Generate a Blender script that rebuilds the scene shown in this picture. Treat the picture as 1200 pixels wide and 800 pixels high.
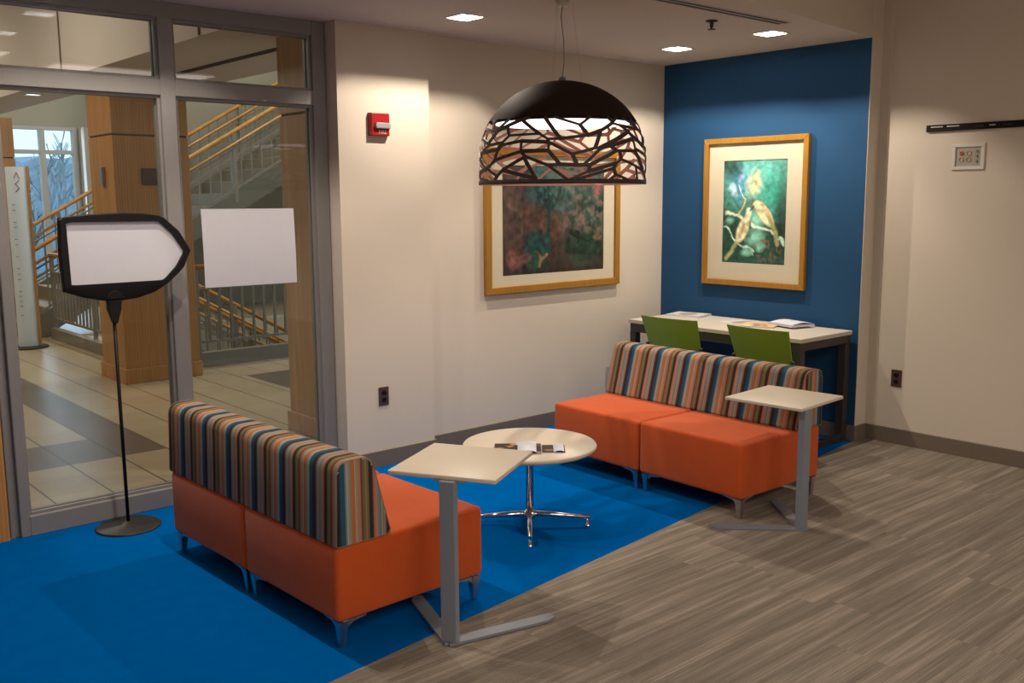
import bpy, bmesh, math, random
import numpy as np
from mathutils import Vector, Matrix, noise
from mathutils.geometry import delaunay_2d_cdt
random.seed(7)
for o in list(bpy.data.objects): bpy.data.objects.remove(o)
S = bpy.context.scene
COL = S.collection
R = math.radians
# ------------------------------------------------------------------ camera
PITCH, YAW, ROLL, FPX = 0.146668911, 0.853060807, -0.0059052, 1135.356
Fw = Vector((math.cos(PITCH)*math.cos(YAW), math.cos(PITCH)*math.sin(YAW), -math.sin(PITCH)))
Rt = Fw.cross(Vector((0, 0, 1))).normalized(); Up = Rt.cross(Fw)
R2 = Rt*math.cos(ROLL)+Up*math.sin(ROLL); U2 = -Rt*math.sin(ROLL)+Up*math.cos(ROLL)
cam = bpy.data.cameras.new('camera'); co = bpy.data.objects.new('camera', cam); COL.objects.link(co)
cam.sensor_width = 36; cam.lens = FPX/1200*36; cam.clip_start = .05; cam.clip_end = 200
m = Matrix((R2, U2, -Fw)).transposed().to_4x4(); m.translation = (0, 0, 1.62); co.matrix_world = m
S.camera = co
# ------------------------------------------------------------------ world, exposure, lamp powers
S.view_settings.view_transform = 'Standard'; S.view_settings.look = 'None'
S.view_settings.gamma = 1; S.view_settings.use_curve_mapping = False
S.view_settings.exposure = 0.3
W = bpy.data.worlds.new('world'); S.world = W; W.use_nodes = True
bg = W.node_tree.nodes['Background']; bg.inputs[0].default_value = (.50, .68, .90, 1); bg.inputs[1].default_value = 1.9
WARM = (1.0, .87, .71)
P_DOWN, P_PEND, P_HALL_FILL, P_ATR = 21, 9, 30, 38
def lamp(name, kind, loc, power, color=WARM, rot=(0, 0, 0), **k):
    l = bpy.data.lights.new(name, kind); l.energy = power; l.color = color
    for a, b in k.items(): setattr(l, a, b)
    o = bpy.data.objects.new(name, l); o.location = loc; o.rotation_euler = rot; COL.objects.link(o); return o
# daylight entering by the far windows
lamp('window_daylight', 'AREA', (4.0, 15.85, 1.5), 38, (.62, .80, 1), (R(-90), 0, 0), shape='RECTANGLE', size=2.2, size_y=2.4)

# ------------------------------------------------------------------ materials
def srgb(r, g, b):
    f = lambda c: (c/255/12.92) if c/255 <= .04045 else ((c/255+.055)/1.055)**2.4
    return (f(r), f(g), f(b), 1)
class NT:
    def __init__(s, name):
        s.m = bpy.data.materials.new(name); s.m.use_nodes = True; s.t = s.m.node_tree
        s.b = s.t.nodes['Principled BSDF']
    def n(s, typ, **k):
        x = s.t.nodes.new('ShaderNode'+typ)
        for a, b in k.items():
            if a.startswith('i_'): x.inputs[int(a[2:])].default_value = b
            else: setattr(x, a, b)
        return x
    def l(s, a, b): s.t.links.new(a, b)
    def math(s, op, a, b=None, c=None):
        x = s.n('Math', operation=op)
        for i, v in enumerate((a, b, c)):
            if v is None: continue
            if isinstance(v, (int, float)): x.inputs[i].default_value = v
            else: s.l(v, x.inputs[i])
        return x.outputs[0]
    def coord(s): return s.n('TexCoord').outputs['Object']
    def sep(s, v):
        x = s.n('SeparateXYZ'); s.l(v, x.inputs[0]); return x.outputs
    def comb(s, x, y, z=0.0):
        c = s.n('CombineXYZ')
        for i, v in enumerate((x, y, z)):
            if isinstance(v, (int, float)): c.inputs[i].default_value = v
            else: s.l(v, c.inputs[i])
        return c.outputs[0]
    def noise(s, vec, scale, detail=2, rough=.5):
        x = s.n('TexNoise'); x.inputs['Scale'].default_value = scale; x.inputs['Detail'].default_value = detail
        x.inputs['Roughness'].default_value = rough; s.l(vec, x.inputs['Vector']); return x.outputs['Fac']
    def map(s, vec, scale):
        x = s.n('Mapping'); x.inputs['Scale'].default_value = scale; s.l(vec, x.inputs[0]); return x.outputs[0]
    def ramp(s, fac, stops, interp='LINEAR'):
        x = s.n('ValToRGB'); r = x.color_ramp; r.interpolation = interp
        while len(r.elements) < len(stops): r.elements.new(.5)
        for e, (p, c) in zip(r.elements, stops): e.position = p; e.color = c
        s.l(fac, x.inputs[0]); return x.outputs[0]
    def mix(s, fac, a, b, mode='MIX'):
        x = s.n('MixRGB', blend_type=mode)
        for i, v in enumerate((fac, a, b)):
            if isinstance(v, (int, float, tuple)): x.inputs[i].default_value = v
            else: s.l(v, x.inputs[i])
        return x.outputs[0]
    def bump(s, h, st, d=.002):
        x = s.n('Bump'); x.inputs['Strength'].default_value = st; x.inputs['Distance'].default_value = d
        s.l(h, x.inputs['Height']); s.l(x.outputs[0], s.b.inputs['Normal'])
    def out(s, col=None, rough=.5, metal=0, spec=.5):
        if col is not None:
            if isinstance(col, tuple): s.b.inputs['Base Color'].default_value = col
            else: s.l(col, s.b.inputs['Base Color'])
        s.b.inputs['Roughness'].default_value = rough; s.b.inputs['Metallic'].default_value = metal
        s.b.inputs['Specular IOR Level'].default_value = spec
        return s.m
def plain(name, col, rough=.5, metal=0, nz=.06, sc=30, spec=.5, bump=0):
    t = NT(name); c = t.coord(); f = t.noise(c, sc, 3)
    a = tuple(x*(1-nz) for x in col[:3])+(1,); b = tuple(min(1, x*(1+nz)) for x in col[:3])+(1,)
    if bump: t.bump(t.noise(c, sc*8, 2), bump, .001)
    return t.out(t.mix(f, a, b), rough, metal, spec)
def emis(name, col, st):
    t = NT(name); t.b.inputs['Emission Color'].default_value = col; t.b.inputs['Emission Strength'].default_value = st
    return t.out(col, .5)
M = {}
M['cream'] = plain('cream_wall_paint', (.58, .515, .44, 1), .7, nz=.02, sc=3, spec=.2, bump=.05)
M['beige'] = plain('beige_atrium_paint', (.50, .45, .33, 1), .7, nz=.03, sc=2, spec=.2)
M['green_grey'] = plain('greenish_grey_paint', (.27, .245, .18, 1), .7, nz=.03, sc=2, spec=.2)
M['ceil'] = plain('ceiling_paint', (.60, .53, .47, 1), .8, nz=.02, sc=3, spec=.1)
M['bluewall'] = plain('blue_accent_paint', (.010, .056, .140, 1), .75, nz=.04, sc=3, spec=.25)
M['base'] = plain('taupe_rubber_base', (.15, .118, .092, 1), .5, nz=.04)
M['frame'] = plain('grey_painted_metal', (.22, .21, .21, 1), .45, nz=.03, spec=.4)
M['silver'] = plain('silver_painted_metal', (.24, .27, .32, 1), .38, .3, nz=.03)
M['chrome'] = plain('polished_chrome', (.75, .73, .72, 1), .12, 1, nz=.02)
M['leg'] = plain('brushed_aluminium', (.55, .54, .54, 1), .28, 1, nz=.05)
M['bronze'] = plain('dark_bronze_metal', (.040, .034, .034, 1), .45, .3)
M['black'] = plain('black_plastic', (.006, .006, .007, 1), .5, spec=.2)
M['blackm'] = plain('black_powder_coat', (.014, .012, .011, 1), .5, nz=.15)
M['white'] = plain('white_paper', (.55, .56, .64, 1), .7, nz=.02)
M['wplas'] = plain('white_plastic', (.60, .57, .52, 1), .45, nz=.02)
M['laminate'] = plain('cream_laminate', (.58, .50, .40, 1), .42, nz=.03, sc=60)
M['laminate2'] = plain('pale_desk_laminate', (.51, .46, .40, 1), .45, nz=.03, sc=60)
M['green'] = plain('lime_green_shell', (.175, .275, .018, 1), .45, nz=.04)
M['shade'] = plain('dark_brown_enamel', (.024, .013, .010, 1), .8, nz=.05, spec=.1)
M['shadein'] = plain('copper_pink_enamel', (.36, .15, .10, 1), .5)
M['lat'] = plain('brown_lattice_enamel', (.045, .024, .019, 1), .6)
M['red'] = plain('red_plastic', (.30, .008, .010, 1), .35, nz=.03)
M['lens'] = plain('clear_strobe_lens', (.28, .28, .28, 1), .2)
M['outlet'] = plain('brown_device', (.07, .035, .030, 1), .4)
M['goldframe'] = None
M['mat'] = plain('cream_mat_board', (.60, .54, .42, 1), .8, nz=.02, sc=80)
M['treegrey'] = plain('hazed_tree_bark', (.26, .34, .40, 1), .9, nz=.2)  # bluish distance haze is mixed into the bark colour
M['cable'] = plain('grey_cable', (.14, .12, .11, 1), .4)
M['orange_dot'] = plain('red_jack', (.35, .05, .02, 1), .5)
M['brass'] = plain('brass_ring', (.45, .30, .12, 1), .4, .5)
M['diff'] = emis('lamp_diffuser', (1, .93, .93, 1), 1.6)
M['refl'] = plain('satin_reflector', (.26, .31, .36, 1), .25, nz=.01)
M['dlens'] = emis('downlight_lens', (.80, .90, 1, 1), 1.0)

def fabric(name, c1, c2, sc=350, sheen=.15):
    t = NT(name); c = t.coord(); f = t.noise(c, sc, 2); g = t.noise(c, 12, 2)
    k = t.mix(f, c1, c2); k = t.mix(.05, k, t.ramp(g, [(0.3, (.0, .0, .0, 1)), (.7, (1, 1, 1, 1))]), 'SOFT_LIGHT')
    t.bump(f, .25, .002); t.b.inputs['Sheen Weight'].default_value = sheen
    return t.out(k, .9, 0, sheen)
M['orange'] = fabric('orange_wool_upholstery', (.41, .058, .009, 1), (.54, .092, .017, 1))
M['blue'] = fabric('blue_carpet', (.0, .080, .30, 1), (.0, .115, .42, 1), 220, 0)
def stripes(name, axis):
    t = NT(name); c = t.coord(); xyz = t.sep(c)
    v = t.math('ADD', xyz[axis], 5.0)
    f = t.math('FRACT', t.math('DIVIDE', v, .219))
    A = dict(sal=(.44, .15, .075, 1), tan=(.25, .19, .13, 1), gry=(.25, .24, .22, 1), cre=(.36, .31, .24, 1), mar=(.15, .055, .045, 1),
             cha=(.028, .028, .034, 1), blu=(.018, .075, .135, 1), org=(.42, .13, .035, 1), oli=(.15, .125, .045, 1), lbl=(.13, .19, .21, 1))
    seq = [(0, 'sal'), (.04, 'gry'), (.08, 'tan'), (.11, 'lbl'), (.15, 'cre'), (.17, 'tan'), (.20, 'gry'), (.23, 'mar'), (.26, 'cha'), (.35, 'blu'), (.44, 'lbl'),
           (.47, 'cre'), (.50, 'gry'), (.54, 'tan'), (.57, 'org'), (.635, 'cre'), (.655, 'gry'), (.69, 'sal'), (.72, 'tan'), (.75, 'mar'), (.79, 'oli'), (.84, 'tan'), (.86, 'oli'), (.91, 'cha'), (.98, 'mar')]
    k = t.ramp(f, [(p, A[n]) for p, n in seq], 'CONSTANT')
    nz = t.noise(c, 400, 2); k = t.mix(.2, k, t.mix(nz, (.25, .25, .25, 1), (.75, .75, .75, 1)), 'OVERLAY')
    t.bump(nz, .2, .002); return t.out(k, .9, 0, .15)
M['strY'] = stripes('striped_fabric_width', 1)
M['strX'] = stripes('striped_fabric_depth', 0)
def carpet():
    t = NT('grey_brown_plank_carpet'); c = t.coord(); x, y, z = t.sep(c)
    row = t.math('FLOOR', t.math('DIVIDE', y, .25))
    wn = t.n('TexWhiteNoise', noise_dimensions='1D'); t.l(row, wn.inputs['W'])
    xs = t.math('ADD', t.math('DIVIDE', x, 1.0), wn.outputs['Value'])
    colm = t.math('FLOOR', xs)
    w2 = t.n('TexWhiteNoise', noise_dimensions='2D'); t.l(t.comb(row, colm), w2.inputs['Vector'])
    pr = w2.outputs['Value']
    off = t.math('MULTIPLY', pr, 37.0)
    v = t.comb(t.math('MULTIPLY', x, 1.1), t.math('MULTIPLY', y, 26.0), off)
    a = t.noise(v, 1.0, 3, .6)
    v2 = t.comb(t.math('MULTIPLY', x, 2.0), t.math('MULTIPLY', y, 110.0), off)
    b = t.noise(v2, 1.0, 2)
    rib = t.math('SINE', t.math('MULTIPLY', y, 2*math.pi/.0095))
    f = t.math('ADD', t.math('MULTIPLY', a, 1.25), t.math('MULTIPLY', b, .55))
    f = t.math('ADD', f, t.math('MULTIPLY', t.math('SUBTRACT', pr, .5), .16))
    f = t.math('ADD', f, t.math('MULTIPLY', rib, .07))
    k = t.ramp(t.math('SUBTRACT', f, .42), [(.15, (.135, .113, .090, 1)), (.5, (.200, .170, .138, 1)), (.86, (.35, .30, .245, 1))])
    t.bump(t.math('ADD', rib, b), .25, .003)
    return t.out(k, .95, 0, .1)
M['grey'] = carpet()
def tile(name, c1, c2, grout):
    t = NT(name); c = t.coord(); x, y, z = t.sep(c)
    fx = t.math('FRACT', t.math('ADD', t.math('DIVIDE', t.math('SUBTRACT', x, 2.375), .305), 20.0))
    fy = t.math('FRACT', t.math('ADD', t.math('DIVIDE', t.math('SUBTRACT', y, 6.2), .305), 20.0))
    gx = t.math('LESS_THAN', fx, .036); gy = t.math('LESS_THAN', fy, .014)
    idx = t.comb(t.math('FLOOR', t.math('DIVIDE', t.math('SUBTRACT', x, 2.375), .305)), t.math('FLOOR', t.math('DIVIDE', t.math('SUBTRACT', y, 6.2), .305)))
    wn = t.n('TexWhiteNoise', noise_dimensions='2D'); t.l(idx, wn.inputs['Vector'])
    f = t.math('ADD', t.math('MULTIPLY', t.noise(c, 7, 4), .6), t.math('MULTIPLY', wn.outputs['Value'], .4))
    k = t.mix(f, c1, c2); k = t.mix(t.math('MULTIPLY', gy, .5), k, grout); k = t.mix(gx, k, grout)
    return t.out(k, .33, 0, .4)
M['tile'] = tile('cream_floor_tile', (.34, .27, .17, 1), (.44, .36, .24, 1), (.08, .06, .045, 1))
M['tiled'] = tile('brown_floor_tile', (.105, .080, .062, 1), (.15, .115, .09, 1), (.05, .04, .03, 1))
def wood(name, c1, c2, ax=2, rough=.35, sc=1.0):
    t = NT(name); c = t.coord(); s = [14*sc]*3; s[ax] = .9*sc
    n = t.noise(t.map(c, tuple(s)), 1.5, 4, .6)
    w = t.n('TexWave', wave_type='BANDS', bands_direction='X'); w.inputs['Scale'].default_value = 3; w.inputs['Distortion'].default_value = 6
    w.inputs['Detail'].default_value = 3; t.l(t.map(c, tuple(v*.35 for v in s)), w.inputs['Vector'])
    f = t.math('ADD', t.math('MULTIPLY', n, .7), t.math('MULTIPLY', w.outputs['Fac'], .3))
    return t.out(t.ramp(f, [(.25, c1), (.75, c2)]), rough, 0, .4)
M['oak'] = wood('honey_maple_veneer', (.36, .16, .042, 1), (.50, .25, .075, 1))
M['tan'] = wood('tan_maple_veneer', (.44, .29, .19, 1), (.55, .38, .26, 1))
M['rail'] = wood('maple_handrail', (.42, .19, .040, 1), (.55, .27, .07, 1), 0)
M['gold'] = wood('golden_oak_frame', (.25, .115, .013, 1), (.36, .175, .024, 1), 2, .35, 2)
M['balu'] = plain('grey_green_railing_paint', (.20, .175, .13, 1), .5)
M['stair'] = plain('dim_stair_paint', (.13, .12, .085, 1), .6)
M['tread'] = plain('pale_stair_tread', (.24, .20, .13, 1), .6, nz=.12)
def glass(name, tint, ior):
    t = NT(name); nt = t.t; nt.nodes.remove(t.b)
    tr = t.n('BsdfTransparent'); tr.inputs[0].default_value = tint
    gl = t.n('BsdfGlossy'); gl.inputs['Roughness'].default_value = .0
    fr = t.n('Fresnel'); fr.inputs[0].default_value = ior
    bf = t.math('MULTIPLY', fr.outputs[0], t.math('SUBTRACT', 1.0, t.n('NewGeometry').outputs['Backfacing']))
    mx = t.n('MixShader'); t.l(bf, mx.inputs[0]); t.l(tr.outputs[0], mx.inputs[1]); t.l(gl.outputs[0], mx.inputs[2])
    t.l(mx.outputs[0], nt.nodes['Material Output'].inputs[0]); return t.m
M['glass'] = glass('clear_window_glass', (.93, .95, .93, 1), 1.5)
M['picglass'] = glass('picture_glass', (.985, .985, .985, 1), 1.35)
def vcol(name, rough=.6):
    t = NT(name); a = t.n('Attribute', attribute_name='Col'); f = t.noise(t.coord(), 90, 3)
    return t.out(t.mix(.25, a.outputs['Color'], t.mix(f, (.3, .3, .3, 1), (.7, .7, .7, 1)), 'OVERLAY'), rough, 0, .3)
M['paint'] = vcol('painted_canvas')

# ------------------------------------------------------------------ mesh helpers
class MB:
    def __init__(s): s.bm = bmesh.new(); s.mi = 0
    def _tag(s, faces):
        for f in faces: f.material_index = s.mi
    def add(s, verts, faces):
        vs = [s.bm.verts.new(v) for v in verts]; out = []
        for f in faces: out.append(s.bm.faces.new([vs[i] for i in f]))
        s._tag(out); return vs, out
    def box(s, lo, hi, bev=0, seg=3, mat=None):
        (a, b, c), (d, e, f) = lo, hi
        P = [(a, b, c), (d, b, c), (d, e, c), (a, e, c), (a, b, f), (d, b, f), (d, e, f), (a, e, f)]
        if mat is not None: P = [tuple(mat @ Vector(p)) for p in P]
        vs, fs = s.add(P, [(0, 3, 2, 1), (4, 5, 6, 7), (0, 1, 5, 4), (1, 2, 6, 5), (2, 3, 7, 6), (3, 0, 4, 7)])
        if bev:
            ed = list({e for f in fs for e in f.edges})
            r = bmesh.ops.bevel(s.bm, geom=ed, offset=bev, segments=seg, profile=.5, affect='EDGES'); s._tag(r['faces'])
        return s
    def prism(s, poly, fn, d, bev=0, seg=2):
        """poly of 2D points; fn(u, v, w) -> 3D; extruded from w=0 to w=d"""
        n = len(poly); P = [fn(u, v, 0) for u, v in poly]+[fn(u, v, d) for u, v in poly]
        vs, fs = s.add(P, [tuple(range(n))[::-1], tuple(range(n, 2*n))]+[(i, (i+1) % n, n+(i+1) % n, n+i) for i in range(n)])
        if bev:
            ed = list(fs[0].edges)+list(fs[1].edges)
            r = bmesh.ops.bevel(s.bm, geom=ed, offset=bev, segments=seg, profile=.5, affect='EDGES'); s._tag(r['faces'])
        return s
    def tube(s, pts, r, n=10, cap=True, radii=None):
        pts = [Vector(p) for p in pts]; rings = []; prev = None
        for i, p in enumerate(pts):
            t = (pts[min(i+1, len(pts)-1)]-pts[max(i-1, 0)]).normalized()
            if prev is None: a = t.orthogonal().normalized()
            else: a = (prev-t*prev.dot(t)).normalized()
            prev = a; b = t.cross(a); rr = radii[i] if radii else r
            rings.append([s.bm.verts.new(p+(a*math.cos(2*math.pi*k/n)+b*math.sin(2*math.pi*k/n))*rr) for k in range(n)])
        fs = []
        for i in range(len(rings)-1):
            for k in range(n):
                f = s.bm.faces.new([rings[i][k], rings[i][(k+1) % n], rings[i+1][(k+1) % n], rings[i+1][k]]); f.smooth = True; fs.append(f)
        if cap: fs.append(s.bm.faces.new(rings[0][::-1])); fs.append(s.bm.faces.new(rings[-1]))
        s._tag(fs); return s
    def lathe(s, prof, n=48, c=(0, 0, 0)):
        rings = []; fs = []
        for r, z in prof:
            if r < 1e-6: rings.append([s.bm.verts.new((c[0], c[1], c[2]+z))])
            else: rings.append([s.bm.verts.new((c[0]+r*math.cos(2*math.pi*k/n), c[1]+r*math.sin(2*math.pi*k/n), c[2]+z)) for k in range(n)])
        for a, b in zip(rings, rings[1:]):
            for k in range(n):
                q = [a[k % len(a)], a[(k+1) % len(a)], b[(k+1) % len(b)], b[k % len(b)]]
                u = []; [u.append(x) for x in q if x not in u]
                if len(u) > 2: f = s.bm.faces.new(u); f.smooth = True; fs.append(f)
        s._tag(fs); return s
    def bar(s, a, b, w, h, up=(0, 0, 1), bev=0):
        a, b = Vector(a), Vector(b); t = (b-a); L = t.length; t.normalize(); sd = t.cross(Vector(up)).normalized(); u = sd.cross(t)
        mt = Matrix((t, sd, u)).transposed().to_4x4(); mt.translation = a
        return s.box((0, -w/2, -h/2), (L, w/2, h/2), bev, 2, mt)
    def build(s, name, mats, parent=None, loc=None, smooth=None):
        me = bpy.data.meshes.new(name)
        bmesh.ops.recalc_face_normals(s.bm, faces=s.bm.faces[:]); s.bm.to_mesh(me); s.bm.free()
        for x in (mats if isinstance(mats, (list, tuple)) else [mats]): me.materials.append(x)
        o = bpy.data.objects.new(name, me); COL.objects.link(o)
        if parent is not None: o.parent = parent
        if loc: o.location = loc
        if smooth:
            for p in me.polygons: p.use_smooth = True
            try: me.set_sharp_from_angle(angle=R(smooth))
            except Exception: pass
        return o
def tag(o, label, cat, group=None, kind=None):
    if label: o['label'] = label
    if cat: o['category'] = cat
    if group: o['group'] = group
    if kind: o['kind'] = kind
    return o
def thing(name, label, cat, loc=(0, 0, 0), rz=0, group=None):
    o = bpy.data.objects.new(name, None); o.empty_display_size = .1; COL.objects.link(o)
    o.location = loc; o.rotation_euler = (0, 0, rz); return tag(o, label, cat, group)
def struct(name, mb, mats, parent=None):
    o = mb.build(name, mats, parent)
    if parent is None: o['kind'] = 'structure'
    return o
def copy_tree(o, parent=None):
    c = o.copy(); COL.objects.link(c)
    if parent is not None: c.parent = parent
    for ch in list(o.children): copy_tree(ch, c)
    return c
def B(lo, hi, bev=0, seg=3): return MB().box(lo, hi, bev, seg)
def rounded(poly, rad, n=5):
    out = []
    for i, p in enumerate(poly):
        p = Vector(p); a = (Vector(poly[i-1])-p); b = (Vector(poly[(i+1) % len(poly)])-p); r = rad[i]
        if r <= 0: out.append(tuple(p)); continue
        a.normalize(); b.normalize(); p0 = p+a*r; p1 = p+b*r
        for k in range(n+1):
            t = k/n; out.append(tuple(p0*(1-t)**2+p*2*t*(1-t)+p1*t*t))
    return out

# ================================================================== SETTING
CZ = 2.61                                                     # lounge ceiling
YF, YL, YB, XB, XR = 4.975, 4.867, 4.95, 5.88, 6.02           # glazing, left wall, picture wall, blue wall, right wall
ln = lambda x: 3.262+.122*(x-5.88)                            # the slanted line where carpet and soffit change
HC = 3.15                                                     # hall ceiling
mb = MB(); mb.add([(-3, ln(-3), 0), (5.88, ln(5.88), 0), (6.1, 4.0, 0), (6.1, 5.0, 0), (-3, 5.0, 0)], [(0, 1, 2, 3, 4)])
mb.add([(-3, ln(-3), -.1), (6.1, ln(6.1), -.1), (6.1, 5.0, -.1), (-3, 5.0, -.1)], [(3, 2, 1, 0)])
struct('floor', mb, M['blue'])
mb = MB(); mb.add([(-3, -3, 0), (6.2, -3, 0), (6.2, ln(6.2), 0), (5.88, ln(5.88), 0), (-3, ln(-3), 0)], [(0, 1, 2, 3, 4)])
struct('floor', mb, M['grey'])
# carpet transition edge is flush
mb = MB(); fn = lambda u, v, w: (u, v, CZ+w)
mb.prism([(-3, ln(-3)), (6.15, ln(6.15)), (6.15, 5.1), (-3, 5.1)], fn, .05)
mb.prism([(-3, ln(-3)), (6.3, ln(6.3)), (6.3, ln(6.3)+.12), (-3, ln(-3)+.12)], lambda u, v, w: (u, v, CZ+.05+w), 1.0)
ceil_o = struct('ceiling', mb, [M['ceil'], M['cream']])
LIGHTS = ((3.46, 4.34), (5.28, 4.34), (5.24, 3.58), (1.64, 4.34), (1.64, 3.58))
for (x, y) in LIGHTS:                                         # cut the openings of the recessed downlights
    cu = B((x-.072, y-.072, CZ-.02), (x+.072, y+.072, CZ+.2)).build('cutter', M['ceil']); md = ceil_o.modifiers.new('b', 'BOOLEAN'); md.object = cu; md.operation = 'DIFFERENCE'; md.solver = 'EXACT'
    bpy.context.view_layer.update(); me = bpy.data.meshes.new_from_object(ceil_o.evaluated_get(bpy.context.evaluated_depsgraph_get())); ceil_o.modifiers.clear(); ceil_o.data = me; bpy.data.objects.remove(cu)
ceil_o.data.name = 'ceiling'
for p in ceil_o.data.polygons:
    if abs(p.normal.z) < .5 and p.center.y < ln(p.center.x)+.03: p.material_index = 1
struct('ceiling', B((-3.1, -3.1, HC), (6.3, ln(6)+.0, HC+.1)), M['ceil'])
struct('wall_back', B((3.59, YB, 0), (XB+.2, YB+.15, CZ)), M['cream'])
mb = B((2.95, YL, 0), (3.59, YB+.15, CZ)); struct('wall_back', mb, M['cream'])
struct('wall_alcove', B((XB, ln(XB)+.0, 0), (XB+.13, YB+.0, CZ)), [M['bluewall']])
# cream end cap that finishes the blue wall
struct('wall_end', B((XB+.001, ln(XB)-.004, 0), (XR+.02, ln(XB)+.0, HC)), M['cream'])
mb = B((XR, -3, 0), (XR+.12, ln(XB)-.004, HC)); struct('wall_right', mb, M['cream'])
struct('trim_1', B((XR-.010, 3.195, .10), (XR, ln(XB)-.004, HC)), M['cream'])
struct('wall_front', B((-3.1, -3.1, 0), (6.3, -3, HC)), M['cream'])
struct('wall_left', B((-3.1, -3, 0), (-3, 5.1, HC)), M['cream'])
mb = B((-3, 4.98, 0), (1.125, 5.10, CZ)); struct('wall_back', mb, M['oak'])
# baseboards
bh = .102
struct('baseboard_back', B((3.59, YB-.010, 0), (XB, YB, bh), .002, 1), M['base'])
struct('baseboard_back', B((2.952, YL-.010, 0), (3.60, YL, bh), .002, 1), M['base'])
struct('baseboard_right', B((XR-.012, -3, 0), (XR, ln(XB)-.004, bh), .002, 1), M['base'])
struct('baseboard_alcove', B((XB-.010, ln(XB)-.004, 0), (XB, YB-.01, bh), .002, 1), M['base'])
struct('baseboard_end', B((XB-.010, ln(XB)-.014, 0), (XR-.012, ln(XB)-.004, bh), .002, 1), M['base'])

# ---- glazed partition (window_1)
win = bpy.data.objects.new('window_1', None); COL.objects.link(win); win['kind'] = 'structure'
FB = YF+.105
def fr(x0, x1, z0, z1, nm='window_frame', y0=YF, y1=FB): return B((x0, y0, z0), (x1, y1, z1), .003, 1).build(nm, M['frame'], win)
fr(1.135, 1.175, 0, CZ, y0=YF+.03); fr(1.175, 1.218, 0, CZ)                 # left stile with its stepped return
fr(2.862, 2.945, 0, CZ)
fr(1.986, 2.064, .10, 2.535, 'mullion')
fr(1.218, 2.862, 0, .10, 'bottom_rail'); fr(1.218, 2.862, 2.532, CZ, 'head_rail')
fr(1.218, 1.986, 2.148, 2.228, 'transom'); fr(2.064, 2.862, 2.148, 2.228, 'transom')
for (x0, x1) in ((1.218, 1.986), (2.064, 2.862)):
    for (z0, z1) in ((.10, 2.148), (2.228, 2.532)):
        s = .014; b = MB()
        for (a, c) in (((x0, z0), (x1, z0+s)), ((x0, z1-s), (x1, z1)), ((x0, z0+s), (x0+s, z1-s)), ((x1-s, z0+s), (x1, z1-s))):
            b.box((a[0], YF+.020, a[1]), (c[0], YF+.040, c[1])); b.box((a[0], YF+.058, a[1]), (c[0], YF+.078, c[1]))
        b.build('glazing_bead', M['frame'], win)
        g = B((x0+.002, YF+.046, z0+.002), (x1-.002, YF+.052, z1-.002)).build('glass_pane', M['glass'], win)
struct('wall_above', B((-3, 5.10, CZ), (9, 5.15, 4.0)), M['cream'])

# ================================================================== ATRIUM BEYOND THE GLASS
def rects(name, lst, mats, z=0):
    mb = MB()
    for (x0, x1, y0, y1, mi) in lst:
        mb.mi = mi; mb.add([(x0, y0, z), (x1, y0, z), (x1, y1, z), (x0, y1, z)], [(0, 1, 2, 3)])
    return struct(name, mb, mats)
rects('floor', [(-3, 9, 5.0, 6.2, 0), (-3, 2.375, 6.2, 6.81, 1), (-3, 2.07, 6.81, 16, 0), (2.07, 2.375, 6.81, 16, 1), (2.375, 3.98, 6.2, 9.07, 0),
                (3.98, 9, 6.2, 7.42, 0), (3.98, 9, 7.42, 8.335, 1), (3.98, 9, 8.335, 9.07, 0), (2.375, 3.42, 9.07, 16, 0), (3.42, 9, 12.25, 16, 0), (3.42, 4.0, 10.6, 12.25, 0)],
      [M['tile'], M['tiled']])
struct('trim_2', B((3.72, 9.03, -.3), (8, 9.13, .14)), M['balu'])
struct('trim_3', B((3.38, 9.3, -.3), (3.46, 12.2, .13)), M['balu'])
struct('wall_stairwell', B((3.42, 12.2, -3), (9, 12.26, .02)), M['beige'])
struct('floor', B((3.4, 9.0, -3.1), (9, 12.3, -3)), M['tile'])
struct('wall_stairwell', B((3.36, 9.0, -3), (3.42, 12.2, -.001)), M['beige'])
struct('wall_stairwell', B((3.42, 8.97, -3), (9, 9.03, -.001)), M['beige'])
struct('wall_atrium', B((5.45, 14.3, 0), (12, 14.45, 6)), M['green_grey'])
struct('wall_atrium', B((9, 5.1, -3), (9.1, 14.3, 6)), M['beige'])
struct('wall_atrium', B((5.45, 14.45, 0), (5.6, 16, 6)), M['beige'])
struct('wall_atrium', B((-3.1, 5.1, 0), (-3, 16.1, 4)), M['beige'])
b = B((-3, 16, 2.74), (5.6, 16.15, 6)); b.box((-3, 16, 0), (2.6, 16.15, 2.74)); b.box((5.02, 16, 0), (5.6, 16.15, 2.74)); b.box((2.6, 16, 0), (5.02, 16.15, .35))
struct('wall_atrium', b, M['beige'])
struct('trim_4', B((5.04, 15.72, 0), (5.22, 15.98, 2.74)), M['cream'])
# low ceiling with its deep fascia, and the high ceilings
b = B((2.87, 5.15, 2.70), (4.07, 9.07, 2.80)); b.box((2.87, 9.07, 2.70), (3.36, 16, 2.80)); b.box((2.82, 5.15, 2.695), (2.8695, 16, 3.9))
struct('ceiling', b, M['ceil'])
struct('ceiling', B((-3.1, 5.1, 3.9), (2.92, 16.1, 4.0)), M['ceil'])
struct('ceiling', B((2.9, 5.1, 5.9), (12, 16.1, 6.0)), M['ceil'])
for i_, y_ in enumerate((9.25, 6.35)): struct('trim_%d' % (5+i_), B((2.806, y_, 2.70), (2.8195, y_+.012, 3.9)), M['balu'])
b = MB()
for k in range(2): b.box((3.46+.04*k, 6.0, 2.692), (3.485+.04*k, 9.0, 2.6995))
tag(b.build('ceiling_air_slot', M['blackm']), 'long dark air slot in the low ceiling beyond the glass partition', 'ceiling vent')
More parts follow.
